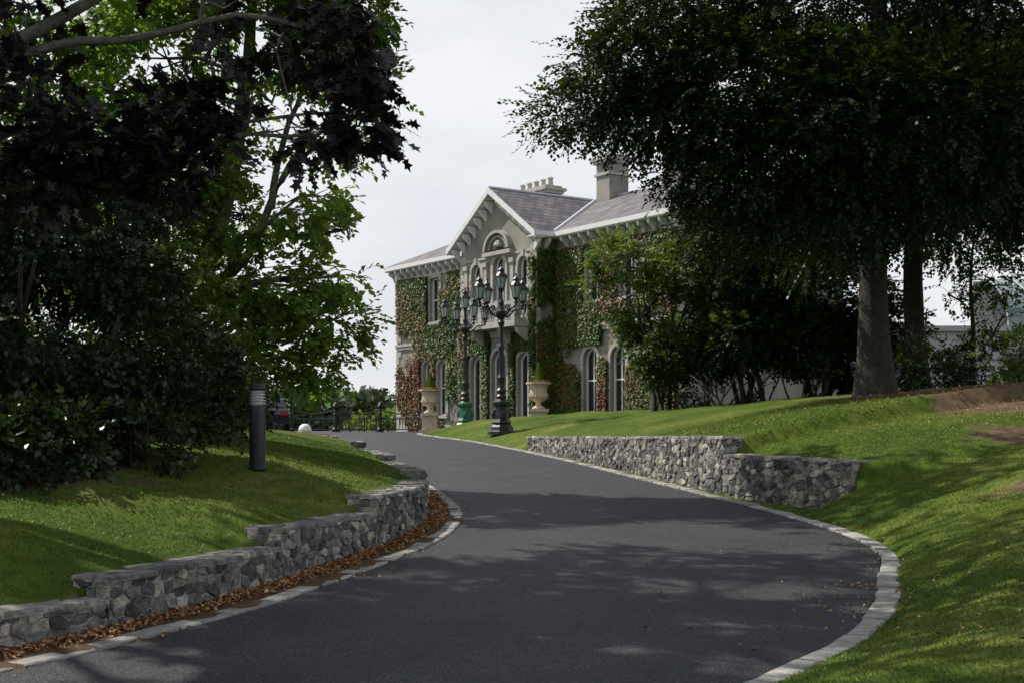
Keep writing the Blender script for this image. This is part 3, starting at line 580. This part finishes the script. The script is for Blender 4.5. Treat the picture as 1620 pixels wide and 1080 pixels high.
wl.add([(0,0,-.4),(0,D,-.4),(0,D,EV),(0,0,EV)],[(0,1,2,3)]); wl.add([(21.6,0,-.4),(21.6,D,-.4),(21.6,D,EV),(21.6,0,EV)],[(0,1,2,3)]); wl.add([(0,D,-.4),(21.6,D,-.4),(21.6,D,EV),(0,D,EV)],[(0,1,2,3)])
wl.add([(0.1,.5,-.35),(21.5,.5,-.35),(21.5,.5,EV),(0.1,.5,EV)],[(0,1,2,3)],1)
wl.obj('side_and_rear_walls',[M_stone,M_glass],HO)
def band(x0,x1,y,z0,z1,o): tb.box(x0,x1,y-o,y+.02,z0,z1,0)
for (x0,x1,y) in ((.0,7.8,0),(13.84,21.6,0),(7.8,13.84,-1)):
    band(x0,x1,y,4.15,4.3,.09); band(x0,x1,y,4.302,4.42,.14); band(x0,x1,y,-.3,.35,.07); 
    band(x0,x1,y,EV-.55,EV-.45,.06)
tb.box(13.78,13.9,-.98,0,4.15,4.4,0)
for xq,y,sd in ((0,0,1),(7.84,-1,1),(13.8,-1,-1),(21.6,0,-1)):
    z=.36;k=0
    while z<EV-.6:
        w=.45 if k%2 else .28
        if not (4.0<z+.18<4.5): tb.box(min(xq,xq+sd*w)-(.03 if sd>0 else 0),max(xq,xq+sd*w)+(.03 if sd<0 else 0),y-.045,y+.2,z,z+.34,0)
        z+=.38;k+=1
for xp in (8.35,9.95,12.05,13.4): tb.box(xp-.13,xp+.13,-1.12,-.99,.36,4.14,0); tb.box(xp-.2,xp+.2,-1.17,-.98,3.85,4.1,0); tb.box(xp-.11,xp+.11,-1.1,-.99,4.5,7.3,0); tb.box(xp-.17,xp+.17,-1.16,-.98,7.3,7.5,0)
for rr,th_,yy in ((1.0,.14,.26),(.72,.07,.16)):
    lo=[];li=[]
    for k in range(15): a=math.pi*k/14; lo.append((11+rr*math.cos(a),7.95+rr*.85*math.sin(a))); li.append((11+(rr-th_)*math.cos(a),7.95+(rr-th_)*.85*math.sin(a)))
    ring(tb,lo,li,-1-yy,-.99,0)
tb.box(9.9,12.1,-1.24,-.99,7.72,7.9,0); tb.lathe([(.0,0),(.2,0),(.26,.1),(.16,.28),(0,.36)],11,-1.05,8.05,10,0)
bx0,bx1=9.4,13.5; tb.box(bx0,bx1,-1.95,-.98,4.45,4.62,0); tb.box(bx0+.03,bx1-.03,-1.9,-1.72,5.38,5.52,0); tb.box(bx0+.03,bx1-.03,-1.9,-1.72,4.63,4.72,0)
tb.box(bx1-.18,bx1-.02,-1.72,-.99,5.38,5.52,0)
for xp in np.linspace(bx0+.14,bx1-.14,4): tb.box(xp-.12,xp+.12,-1.93,-1.69,4.622,5.6,0)
for xp in np.arange(bx0+.35,bx1-.25,.2): tb.lathe([(.05,0),(.05,.06),(.03,.12),(.075,.28),(.035,.5),(.05,.6),(.05,.66)],xp,-1.81,4.72,8,0)
for yp in np.arange(-1.6,-1.0,.2): tb.lathe([(.05,0),(.05,.06),(.03,.12),(.075,.28),(.035,.5),(.05,.6),(.05,.66)],bx1-.1,yp,4.72,8,0)
for xp in (9.95,12.05,13.35): tb.add([(xp-.1,-.99,3.7),(xp+.1,-.99,3.7),(xp+.1,-.99,4.44),(xp-.1,-.99,4.44),(xp-.1,-1.8,4.44),(xp+.1,-1.8,4.44),(xp-.1,-1.7,4.2),(xp+.1,-1.7,4.2)],[(0,1,7,6),(6,7,5,4),(0,6,4,3),(1,7,5,2)],0)
tb.obj('stone_dressings',[M_trim],HO)
wb.obj('windows',[M_white,M_glass],HO)
eb=B(); OV=.5
def eave(x0,x1,y):
    eb.box(x0,x1,y-OV,y-OV+.06,EV-.02,EV+.17,0); eb.box(x0,x1,y-OV+.06,y+.02,EV-.06,EV-.01,0)
    for xq in np.arange(x0+.3,x1-.1,.62):
        eb.add([(xq-.06,y-.01,EV-.62),(xq+.06,y-.01,EV-.62),(xq+.06,y-.01,EV-.07),(xq-.06,y-.01,EV-.07),(xq-.06,y-.40,EV-.07),(xq+.06,y-.40,EV-.07),(xq-.06,y-.38,EV-.22),(xq+.06,y-.38,EV-.22),(xq-.06,y-.14,EV-.36),(xq+.06,y-.14,EV-.36)],
          [(0,1,9,8),(8,9,7,6),(6,7,5,4),(4,5,2,3),(0,8,6,4,3),(1,9,7,5,2)],0)
eave(-OV,7.3,0); eave(14.34,22.1,0)
eb.box(-OV,-OV+.06,-OV+.06,D+OV,EV-.02,EV+.17,0)
eb.box(14.28,14.34,-1.5,-.5,EV-.02,EV+.17,0); eb.box(13.8,14.28,-1.5,.02,EV-.06,EV-.01,0)
for yq in (-1.1,-.6): eb.add([(13.81,yq-.06,EV-.6),(13.81,yq+.06,EV-.6),(13.81,yq+.06,EV-.07),(13.81,yq-.06,EV-.07),(14.2,yq-.06,EV-.07),(14.2,yq+.06,EV-.07),(14.18,yq-.06,EV-.22),(14.18,yq+.06,EV-.22)],[(0,1,7,6),(6,7,5,4),(0,6,4,3),(1,7,5,2),(4,5,2,3)],0)
hw=c0-7.3; pitch=(GA-EV)/hw
for sgn in (-1,1):
    xa,za=c0+sgn*hw,EV; 
    def q(t,dz): return (xa+(c0-xa)*t, za+(GA-za)*t+dz)
    a0,a1,b1,b0=q(0,-.12),q(1,-.12),q(1,.15),q(0,.15)
    vs=[(p[0],-1.52,p[1]) for p in (a0,a1,b1,b0)]+[(p[0],-1.44,p[1]) for p in (a0,a1,b1,b0)]
    eb.add(vs,[(0,1,2,3),(4,5,6,7),(0,1,5,4),(3,2,6,7),(0,3,7,4)],0)
    a0,a1=q(0,-.1),q(1,-.1); eb.add([(a0[0],-1.44,a0[1]),(a1[0],-1.44,a1[1]),(a1[0],-.98,a1[1]),(a0[0],-.98,a0[1])],[(0,1,2,3)],0)
    for t in np.arange(.1,.97,.13):
        xq,zq=q(t,-.11); eb.add([(xq-.07,-1.01,zq-.5),(xq+.07,-1.01,zq-.5),(xq+.07,-1.01,zq),(xq-.07,-1.01,zq),(xq-.07,-1.4,zq),(xq+.07,-1.4,zq),(xq-.07,-1.38,zq-.16),(xq+.07,-1.38,zq-.16)],[(0,1,7,6),(6,7,5,4),(0,6,4,3),(1,7,5,2)],0)
eb.obj('eaves_and_brackets',[M_white],HO)
rb=B(); RZ=10.68; e=OV; yr_=D/2; ez=EV+.15
A0=(-e,-e,ez);A1=(21.6+e,-e,ez);A2=(21.6+e,D+e,ez);A3=(-e,D+e,ez);R0=(yr_,yr_,RZ);R1_=(21.6-yr_,yr_,RZ)
rb.add([A0,A1,A2,A3,R0,R1_],[(0,1,5,4),(2,3,4,5)],0); rb.add([A0,A3,R0,A1,A2,R1_],[(0,2,1),(3,4,5)],1)
G0=(c0-hw,-1.5,EV+.15);G1=(c0+hw,-1.5,EV+.15);GT=(c0,-1.5,GA+.15)
rb.add([G0,GT,(c0,yr_,GA+.15),(c0-hw,1.2,EV+.15)],[(0,1,2,3)],1); rb.add([G1,GT,(c0,yr_,GA+.15),(c0+hw,1.2,EV+.15)],[(0,1,2,3)],1)
def cap(a,b_,r_=.07): rb.tube([a,b_],[r_,r_],6,2)
cap(A0,R0,.05);cap(R0,R1_);cap(GT,(c0,yr_,GA+.16))
slope_main=(RZ-ez)/(yr_+e); yv=(GA+.15-ez)/slope_main-e
cap((c0+hw,-e+.02,ez+.03),(c0,yv,GA+.19),.09)
rb.obj('roof',[M_slx,M_sly,M_lead],HO)
cb=B()
def chim(x,y,w,d,z1,z0=9,pots=0):
    cb.box(x-w/2,x+w/2,y-d/2,y+d/2,z0,z1-.35,0); cb.box(x-w/2-.08,x+w/2+.08,y-d/2-.08,y+d/2+.08,z1-.9,z1-.8,1)
    cb.box(x-w/2-.12,x+w/2+.12,y-d/2-.12,y+d/2+.12,z1-.35,z1-.22,1); cb.box(x-w/2-.22,x+w/2+.22,y-d/2-.22,y+d/2+.22,z1-.218,z1-.08,1); cb.box(x-w/2-.05,x+w/2+.05,y-d/2-.05,y+d/2+.05,z1-.078,z1+.04,1)
    for k in range(pots):
        cb.lathe([(.17,0),(.15,.05),(.12,.35),(.17,.4),(.03,.5)],x-w/2+.25+(w-.5)*k/max(1,pots-1),y,z1+.03,10,1)
chim(12.0,4.5,.95,1.1,12.5); chim(4.9,5.3,2.9,.9,12.15,9,5); chim(16.8,4.5,1.0,1.3,12.4)
cb.obj('chimneys',[M_stone,M_trim],HO)
def ivy(n,x0,x1,z0,z1,y,side,dens,rust,seed,avoid):
    n=int(n*3.0)
    r=np.random.default_rng(seed); x=r.uniform(x0,x1,n); z=r.uniform(z0,z1,n)
    P=np.column_stack([x,np.zeros(n)+seed,z]); m=gnoise(P,1.3,seed)+.4*gnoise(P,4,seed+1)+.3*gnoise(P,9,seed+2)>dens+r.normal(0,.16,n)
    for w in avoid:
        m&=~((abs(x-w[0])<w[2]/2+.12)&(z>w[1]-.1)&(z<w[1]+w[3]+.1))
    x,z=x[m],z[m]; n=len(x); off=r.uniform(.05,.20,n)
    P=np.column_stack([x,y-off,z]) if side==0 else np.column_stack([y+off,x,z])
    N=np.tile([0,-1,.35] if side==0 else [1,0,.35],(n,1))+r.normal(0,.35,(n,3)); N=nrm(N); D_=nrm(np.cross(N,r.normal(size=(n,3)))*.6+[0,0,-.7]); D_=nrm(D_-N*(D_*N).sum(1,keepdims=True))
    Pn=np.column_stack([x,np.zeros(n),z]); t=np.clip(.38+rust+.36*gnoise(Pn,1.0,seed+9)+.12*gnoise(Pn,5.0,seed+4)+r.normal(0,.13,n),0,1)
    return leafquads(P,D_,N,.115*r.uniform(.6,1.2,n),.42),t
parts=[ivy(20000,.15,7.7,-.1,7.7,0,0,-.20,.12,1,L1),ivy(6000,.2,3.2,5,7.6,0,0,-.25,.0,2,L1),ivy(5500,7.9,10.3,-.1,4.4,-1,0,-.05,.06,3,bw),ivy(6500,11.9,13.8,-.1,4.3,-1,0,-.6,-.18,4,bw),
 ivy(8000,-1,0,.0,7.7,13.8,1,-.4,.1,5,[]),ivy(26000,13.85,21.5,-.1,7.7,0,0,-.35,.18,6,R1),ivy(7000,14,17.0,3.6,7.6,0,0,-.5,-.06,7,R1),ivy(2500,13.3,13.8,1,7.4,-1,0,-.3,.15,8,bw),ivy(3000,7.85,8.8,3,7.2,-1,0,.1,.25,9,bw)]
quadmesh('creeper_leaves',np.concatenate([p[0] for p in parts]),np.concatenate([p[1] for p in parts]),L_ivy,HO)
# ---------------------------------------------------------------- outbuilding on the right
OE=empty('white_outbuilding',(13,58,1.37)); ob=B()
ob.box(0,26,0,9,-.3,4.6,0); ob.box(-.2,26.2,-.2,9.2,4.6,4.85,0)
for k in range(9):
    xk=1.4+k*2.8; ob.box(xk,xk+1.3,-.05,.02,.8,3.6,1); ob.box(xk-.1,xk+1.4,-.1,.01,3.602,3.75,0); ob.box(xk+.6,xk+.7,-.08,.0,.8,3.6,0); ob.box(xk,xk+1.3,-.078,0,2.1,2.18,0)
n=10
for k in range(n):
    a0=math.pi/2*k/n; a1=math.pi/2*(k+1)/n
    ob.add([(9.8,4.5-4.4*math.cos(a0),4.86+2.6*math.sin(a0)),(26,4.5-4.4*math.cos(a0),4.86+2.6*math.sin(a0)),(26,4.5-4.4*math.cos(a1),4.86+2.6*math.sin(a1)),(9.8,4.5-4.4*math.cos(a1),4.86+2.6*math.sin(a1))],[(0,1,2,3)],2)
for xk in np.arange(9.8,26.1,1.2):
    ob.tube([(xk,4.5-4.43*math.cos(math.pi/2*k/8),4.88+2.62*math.sin(math.pi/2*k/8)) for k in range(9)],[.04]*9,4,0)
ob.box(9.8,26,4.5,4.6,4.86,7.4,0)
ob.obj('walls_and_glazed_roof',[simple('pale_render',(.36,.37,.375),(.47,.475,.475),1,.8),M_glass,simple('glazed_roof',(.13,.18,.18),(.22,.28,.28),2,.25)],OE)
# ---------------------------------------------------------------- lamps
def lamp(x,y,basemat,rot):
    z=Hs(x,y); e=empty('ornate_street_lamp',(x,y,z-.03),rot); b=B()
    b.lathe([(.44,0),(.44,.10),(.38,.14),(.36,.24),(.28,.32),(.31,.38),(.25,.48),(.22,.85),(.28,.92),(.30,1.0),(.20,1.06),(.15,1.1)],n=8,m=1,rot=.39)
    for k in range(4):
        a=k*math.pi/2; b.lathe([(.02,0),(.07,.04),(.08,.16),(.04,.26),(.0,.3)],.24*math.cos(a),.24*math.sin(a),.5,8,1)
    b.lathe([(.15,1.1),(.17,1.18),(.12,1.25),(.13,1.3),(.17,1.36),(.11,1.44),(.095,1.55),(.12,1.7),(.13,1.76),(.09,1.84),(.075,2.0),(.07,2.6),(.10,2.66),(.10,2.72),(.068,2.8),(.06,3.3),(.09,3.36),(.11,3.45),(.07,3.52),(.12,3.62),(.19,3.72),(.19,3.78),(.10,3.84),(.07,3.95),(.09,4.05),(.05,4.15),(.045,4.38),(.10,4.42)],n=14,m=0)
    for k in range(10):
        a=2*math.pi*k/10; b.tube([(.075*math.cos(a),.075*math.sin(a),1.86),(.066*math.cos(a),.066*math.sin(a),2.6)],[.012,.012],4)
    def lantern(cx,cy,cz,s=1):
        b.lathe([(.02*s,0),(.07*s,.03),(.10*s,.06),(.11*s,.08)],cx,cy,cz,6)
        b.lathe([(.095*s,.085),(.165*s,.42)],cx,cy,cz,6,2)
        for k in range(6):
            a=2*math.pi*k/6; b.tube([(cx+.10*s*math.cos(a),cy+.10*s*math.sin(a),cz+.08),(cx+.172*s*math.cos(a),cy+.172*s*math.sin(a),cz+.43)],[.012,.012],4)
        b.lathe([(.20*s,.42),(.20*s,.45),(.14*s,.53),(.10*s,.58),(.10*s,.63),(.12*s,.64),(.06*s,.70),(.025,.74),(.03,.78),(.005,.84)],cx,cy,cz,6)
        for k in range(6):
            a=2*math.pi*k/6; b.lathe([(.018,0),(.02,.03),(.004,.07)],cx+.19*s*math.cos(a),cy+.19*s*math.sin(a),cz+.45,5)
    lantern(0,0,4.42)
    for k in range(4):
        a=k*math.pi/2+.35; ca,sa=math.cos(a),math.sin(a)
        prof=[(.07,3.66),(.2,3.62),(.35,3.72),(.5,3.86),(.65,3.86),(.76,3.92),(.80,4.02)]
        b.tube([(ca*r_,sa*r_,z_) for r_,z_ in prof],[.035,.032,.03,.028,.028,.028,.03],6)
        for (rc,zc,q0) in ((.30,3.86,.10),(.56,3.73,.09)):
            pts=[(ca*(rc+q0*(1-t/22)*math.cos(t*.42)),sa*(rc+q0*(1-t/22)*math.cos(t*.42)),zc+q0*(1-t/22)*math.sin(t*.42)) for t in range(19)]
            b.tube(pts,[.018]*19,5)
        b.lathe([(.05,0),(.07,.04),(.03,.08)],ca*.8,sa*.8,3.98,8); lantern(ca*.8,sa*.8,4.06,.95)
        b.lathe([(.0,0),(.04,.05),(.02,.1)],ca*.8,sa*.8,3.86,6)
    b.obj('post_and_lanterns',[M_black,basemat,M_lglass],e)
lamp(-.33,39,M_black,.25); lamp(-1.72,46.4,M_green,.1)
# ---------------------------------------------------------------- urns
def urn(x,y,s,ped):
    z=1.37; e=empty('stone_urn_planter',(x,y,z)); b=B(); p=ped
    b.box(-.42*s,.42*s,-.42*s,.42*s,-.02,.12,0); b.box(-.33*s,.33*s,-.33*s,.33*s,.12,p-.12,0); b.box(-.40*s,.40*s,-.40*s,.40*s,p-.12,p,0)
    b.lathe([(.26,0),(.26,.06),(.14,.12),(.10,.22),(.14,.28),(.30,.36),(.36,.48),(.34,.62),(.33,.8),(.38,.92),(.50,.98),(.50,1.04),(.40,1.03),(.38,.95)],cz=p,n=20)
    for k in range(20):
        a=2*math.pi*k/20; b.tube([(.31*math.cos(a),.31*math.sin(a),p+.38),(.375*math.cos(a),.375*math.sin(a),p+.5),(.35*math.cos(a),.35*math.sin(a),p+.62)],[.02,.03,.015],4)
    b.obj('urn',[M_cream],e)
    r=np.random.default_rng(int(x*10)+90); n=2600; t=r.random(n); a=r.random(n)*6.28; R_=.2*(1-t)*r.uniform(.7,1.1,n)+.01
    P=np.column_stack([R_*np.cos(a),R_*np.sin(a),p+1.0+t*.75]); D_=nrm(np.column_stack([np.cos(a)*.5,np.sin(a)*.5,np.ones(n)])); N=nrm(np.column_stack([np.cos(a),np.sin(a),r.normal(0,.4,n)])); N=nrm(N-D_*(N*D_).sum(1,keepdims=True))
    quadmesh('conifer',leafquads(P,D_,N,np.full(n,.09)),r.random(n),L_conif,e)
    n=500; a=r.random(n)*6.28; q_=.42*np.sqrt(r.random(n)); P=np.column_stack([q_*np.cos(a),q_*np.sin(a),p+.98+r.random(n)*.12]); D_=nrm(r.normal(size=(n,3))+[0,0,.5]); N=nrm(np.cross(D_,r.normal(size=(n,3))))
    quadmesh('flowers',leafquads(P,D_,N,np.full(n,.07)),r.random(n),L_fall,e)
urn(-3.64,56,1,.85); urn(1.05,50,1,.95)
# ---------------------------------------------------------------- bollard light
x,y=-2.98,14.8; e=empty('bollard_light',(x,y,Hs(x,y)-.01)); b=B()
b.lathe([(.115,0),(.115,.02),(.094,.022),(.094,.74),(.088,.75)],n=28)
b.lathe([(.07,.75),(.07,.93)],n=20,m=1)
for k in range(5): b.lathe([(.07,0),(.095,-.012),(.097,-.004),(.075,.012)],cz=.775+k*.036,n=28,m=2)
b.lathe([(.097,.925),(.099,.95),(.085,.985),(.05,1.005),(.0,1.01)],n=28)
b.obj('post',[simple('black_powder_coat',(.012,.013,.015),(.017,.018,.02),5,.4),M_opal,M_alu],e,True)
x,y=-6.55,40.0; e=empty('white_dome_light',(x,y,Hs(x,y)-.02)); b=B()
b.lathe([(.20,0),(.21,.06),(.20,.12),(.22,.14)],n=20,m=1); b.lathe([(.21,.13),(.205,.22),(.17,.31),(.10,.37),(0,.39)],n=20,m=0); b.obj('dome',[M_opal,M_cream],e,True)
# ---------------------------------------------------------------- railing with posts
e=empty('iron_railing',(-10.5,60,1.37)); b=B()
for k in range(4):
    x=k*2.12; b.lathe([(.17,0),(.17,.14),(.10,.2),(.085,.8),(.12,.86),(.085,.92),(.07,1.1),(.12,1.16),(.13,1.24),(.07,1.34),(0,1.42)],x,0,0,10)
    if k<3:
        pts=[(x+2.12*t,0,1.05-.2*math.sin(math.pi*t)) for t in np.linspace(0,1,10)]; b.tube(pts,[.03]*10,5)
        for zz in (.62,.12): b.tube([(x,0,zz),(x+2.12,0,zz)],[.024,.024],4)
        for t in np.arange(.08,1,.07): b.tube([(x+2.12*t,0,.1),(x+2.12*t,0,.64)],[.014,.014],4)
b.obj('posts_and_chains',[M_black],e)
for k,(cx,cy) in enumerate(((-7.6,57.5),(-6.7,57.8),(-5.9,57.4))):
    e=empty('garden_chair',(cx,cy,1.37),k*1.1); b=B()
    for sx in (-.22,.22):
        for sy in (-.2,.2): b.tube([(sx,sy,0),(sx,sy,.45 if sy<0 else .9)],[.018,.018],5)
        b.tube([(sx,-.2,.64),(sx,.2,.66)],[.018,.018],5); b.tube([(sx,-.2,.45),(sx,-.2,.64)],[.015,.015],5)
    b.box(-.24,.24,-.22,.22,.44,.465)
    for t in np.linspace(-.18,.18,6): b.tube([(t,.2,.46),(t,.22,.88)],[.01,.01],4)
    b.tube([(-.22,.2,.9),(0,.22,.95),(.22,.2,.9)],[.016]*3,5); b.obj('frame',[M_black],e)
# ---------------------------------------------------------------- parked car
e=empty('parked_car',(-10.3,53.5,1.37),math.radians(100)); b=B()
prof=[(-2.1,.35),(-2.15,.75),(-1.95,.95),(-1.1,1.02),(-.55,1.42),(.8,1.46),(1.55,1.1),(2.05,1.0),(2.15,.7),(2.1,.35)]
n=len(prof); vs=[]
for sy,k in ((-.85,1),(-.8,0),(.8,0),(.85,1)):
    for (x_,z_) in prof: vs.append((x_*(1 if k else .995),sy*(.84 if z_>1.2 else 1),z_))
fs=[]
for r_ in range(3):
    for i in range(n): j=(i+1)%n; fs.append((r_*n+i,r_*n+j,(r_+1)*n+j,(r_+1)*n+i))
fs+=[tuple(range(n)),tuple(3*n+i for i in range(n))]; b.add(vs,fs,0)
for s in (-1,1):
    b.add([(-.95,s*.80,1.05),(1.35,s*.80,1.08),(.75,s*.725,1.38),(-.5,s*.725,1.36)],[(0,1,2,3)],1)
    for xw in (-1.35,1.35):
        m=[]; 
        for k in range(18): a=2*math.pi*k/18; m.append((xw+.33*math.cos(a),s*.88,.33+.33*math.sin(a)))
        m2=[(p[0],s*.66,p[2]) for p in m]; b.add(m+m2,[tuple(range(18)),tuple(range(18,36))]+[(k,(k+1)%18,18+(k+1)%18,18+k) for k in range(18)],2)
        hb=[(xw+.2*math.cos(a),s*.887,.33+.2*math.sin(a)) for a in np.linspace(0,6.28,13)[:-1]]; b.add(hb,[tuple(range(12))],3)
    b.box(-2.17,-2.1,min(s*.5,s*.8),max(s*.5,s*.8),.72,.88,4); b.box(2.1,2.17,min(s*.5,s*.8),max(s*.5,s*.8),.68,.82,3)
b.add([(-1.08,-.64,1.06),(-1.08,.64,1.06),(-.6,.6,1.4),(-.6,-.6,1.4)],[(0,1,2,3)],1); b.add([(1.5,-.64,1.16),(1.5,.64,1.16),(.86,.6,1.455),(.86,-.6,1.455)],[(0,1,2,3)],1)
b.obj('body',[simple('dark_blue_car_paint',(.02,.022,.035),(.025,.028,.04),3,.25),M_glass,simple('tyre_rubber',(.015,.015,.015),(.02,.02,.02),5,.9),M_alu,simple('red_tail_lamp',(.35,.01,.01),(.4,.02,.015),5,.3)],e)
# ---------------------------------------------------------------- light, world, camera
S=Vector((-.63,.30,.80)).normalized()
sun=bpy.data.lights.new('sun','SUN'); sun.energy=5.0; sun.angle=math.radians(.6); sun.color=(1,.95,.86)
so=bpy.data.objects.new('sun',sun); so.rotation_euler=(-S).to_track_quat('-Z','Y').to_euler(); so.location=(0,0,40); sc.collection.objects.link(so)
w=bpy.data.worlds.new('World'); sc.world=w; w.use_nodes=True; nt=w.node_tree; bg=nt.nodes['Background']
sk=nt.nodes.new('ShaderNodeTexSky'); sk.sky_type='NISHITA'; sk.sun_disc=False; sk.sun_elevation=math.asin(S.z); sk.sun_rotation=math.atan2(S.x,S.y)
nt.links.new(sk.outputs[0],bg.inputs[0]); bg.inputs[1].default_value=.10
bg2=nt.nodes.new('ShaderNodeBackground'); tc=nt.nodes.new('ShaderNodeTexCoord'); mp=nt.nodes.new('ShaderNodeMapping'); mp.inputs['Scale'].default_value=(1,1,2.5)
nt.links.new(tc.outputs['Generated'],mp.inputs[0]); cn=noise(nt,2.6,6,mp.outputs[0])
cr=ramp(nt,cn.outputs[0],[(.35,(.78,.80,.85)),(.60,(.97,.97,.98))])
# bright low in the sky; dimmed overhead, out of frame, to lower ambient light
sp=nt.nodes.new('ShaderNodeSeparateXYZ'); nt.links.new(tc.outputs['Generated'],sp.inputs[0])
zr_=ramp(nt,sp.outputs[2],[(.32,(1,1,1)),(.65,(.52,.55,.62))])
nt.links.new(mixc(nt,1,cr.outputs[0],zr_.outputs[0],'MULTIPLY'),bg2.inputs[0]); bg2.inputs[1].default_value=1.0
mx=nt.nodes.new('ShaderNodeMixShader'); mx.inputs[0].default_value=.9
nt.links.new(bg.outputs[0],mx.inputs[1]); nt.links.new(bg2.outputs[0],mx.inputs[2]); nt.links.new(mx.outputs[0],nt.nodes['World Output'].inputs[0])
cam=bpy.data.cameras.new('camera'); cam.sensor_width=36; cam.lens=44.44; cam.shift_y=.0833; cam.clip_end=6000; cam.clip_start=.1
co_=bpy.data.objects.new('camera',cam); co_.location=(0,0,1.6); co_.rotation_euler=(math.pi/2,0,0); sc.collection.objects.link(co_); sc.camera=co_
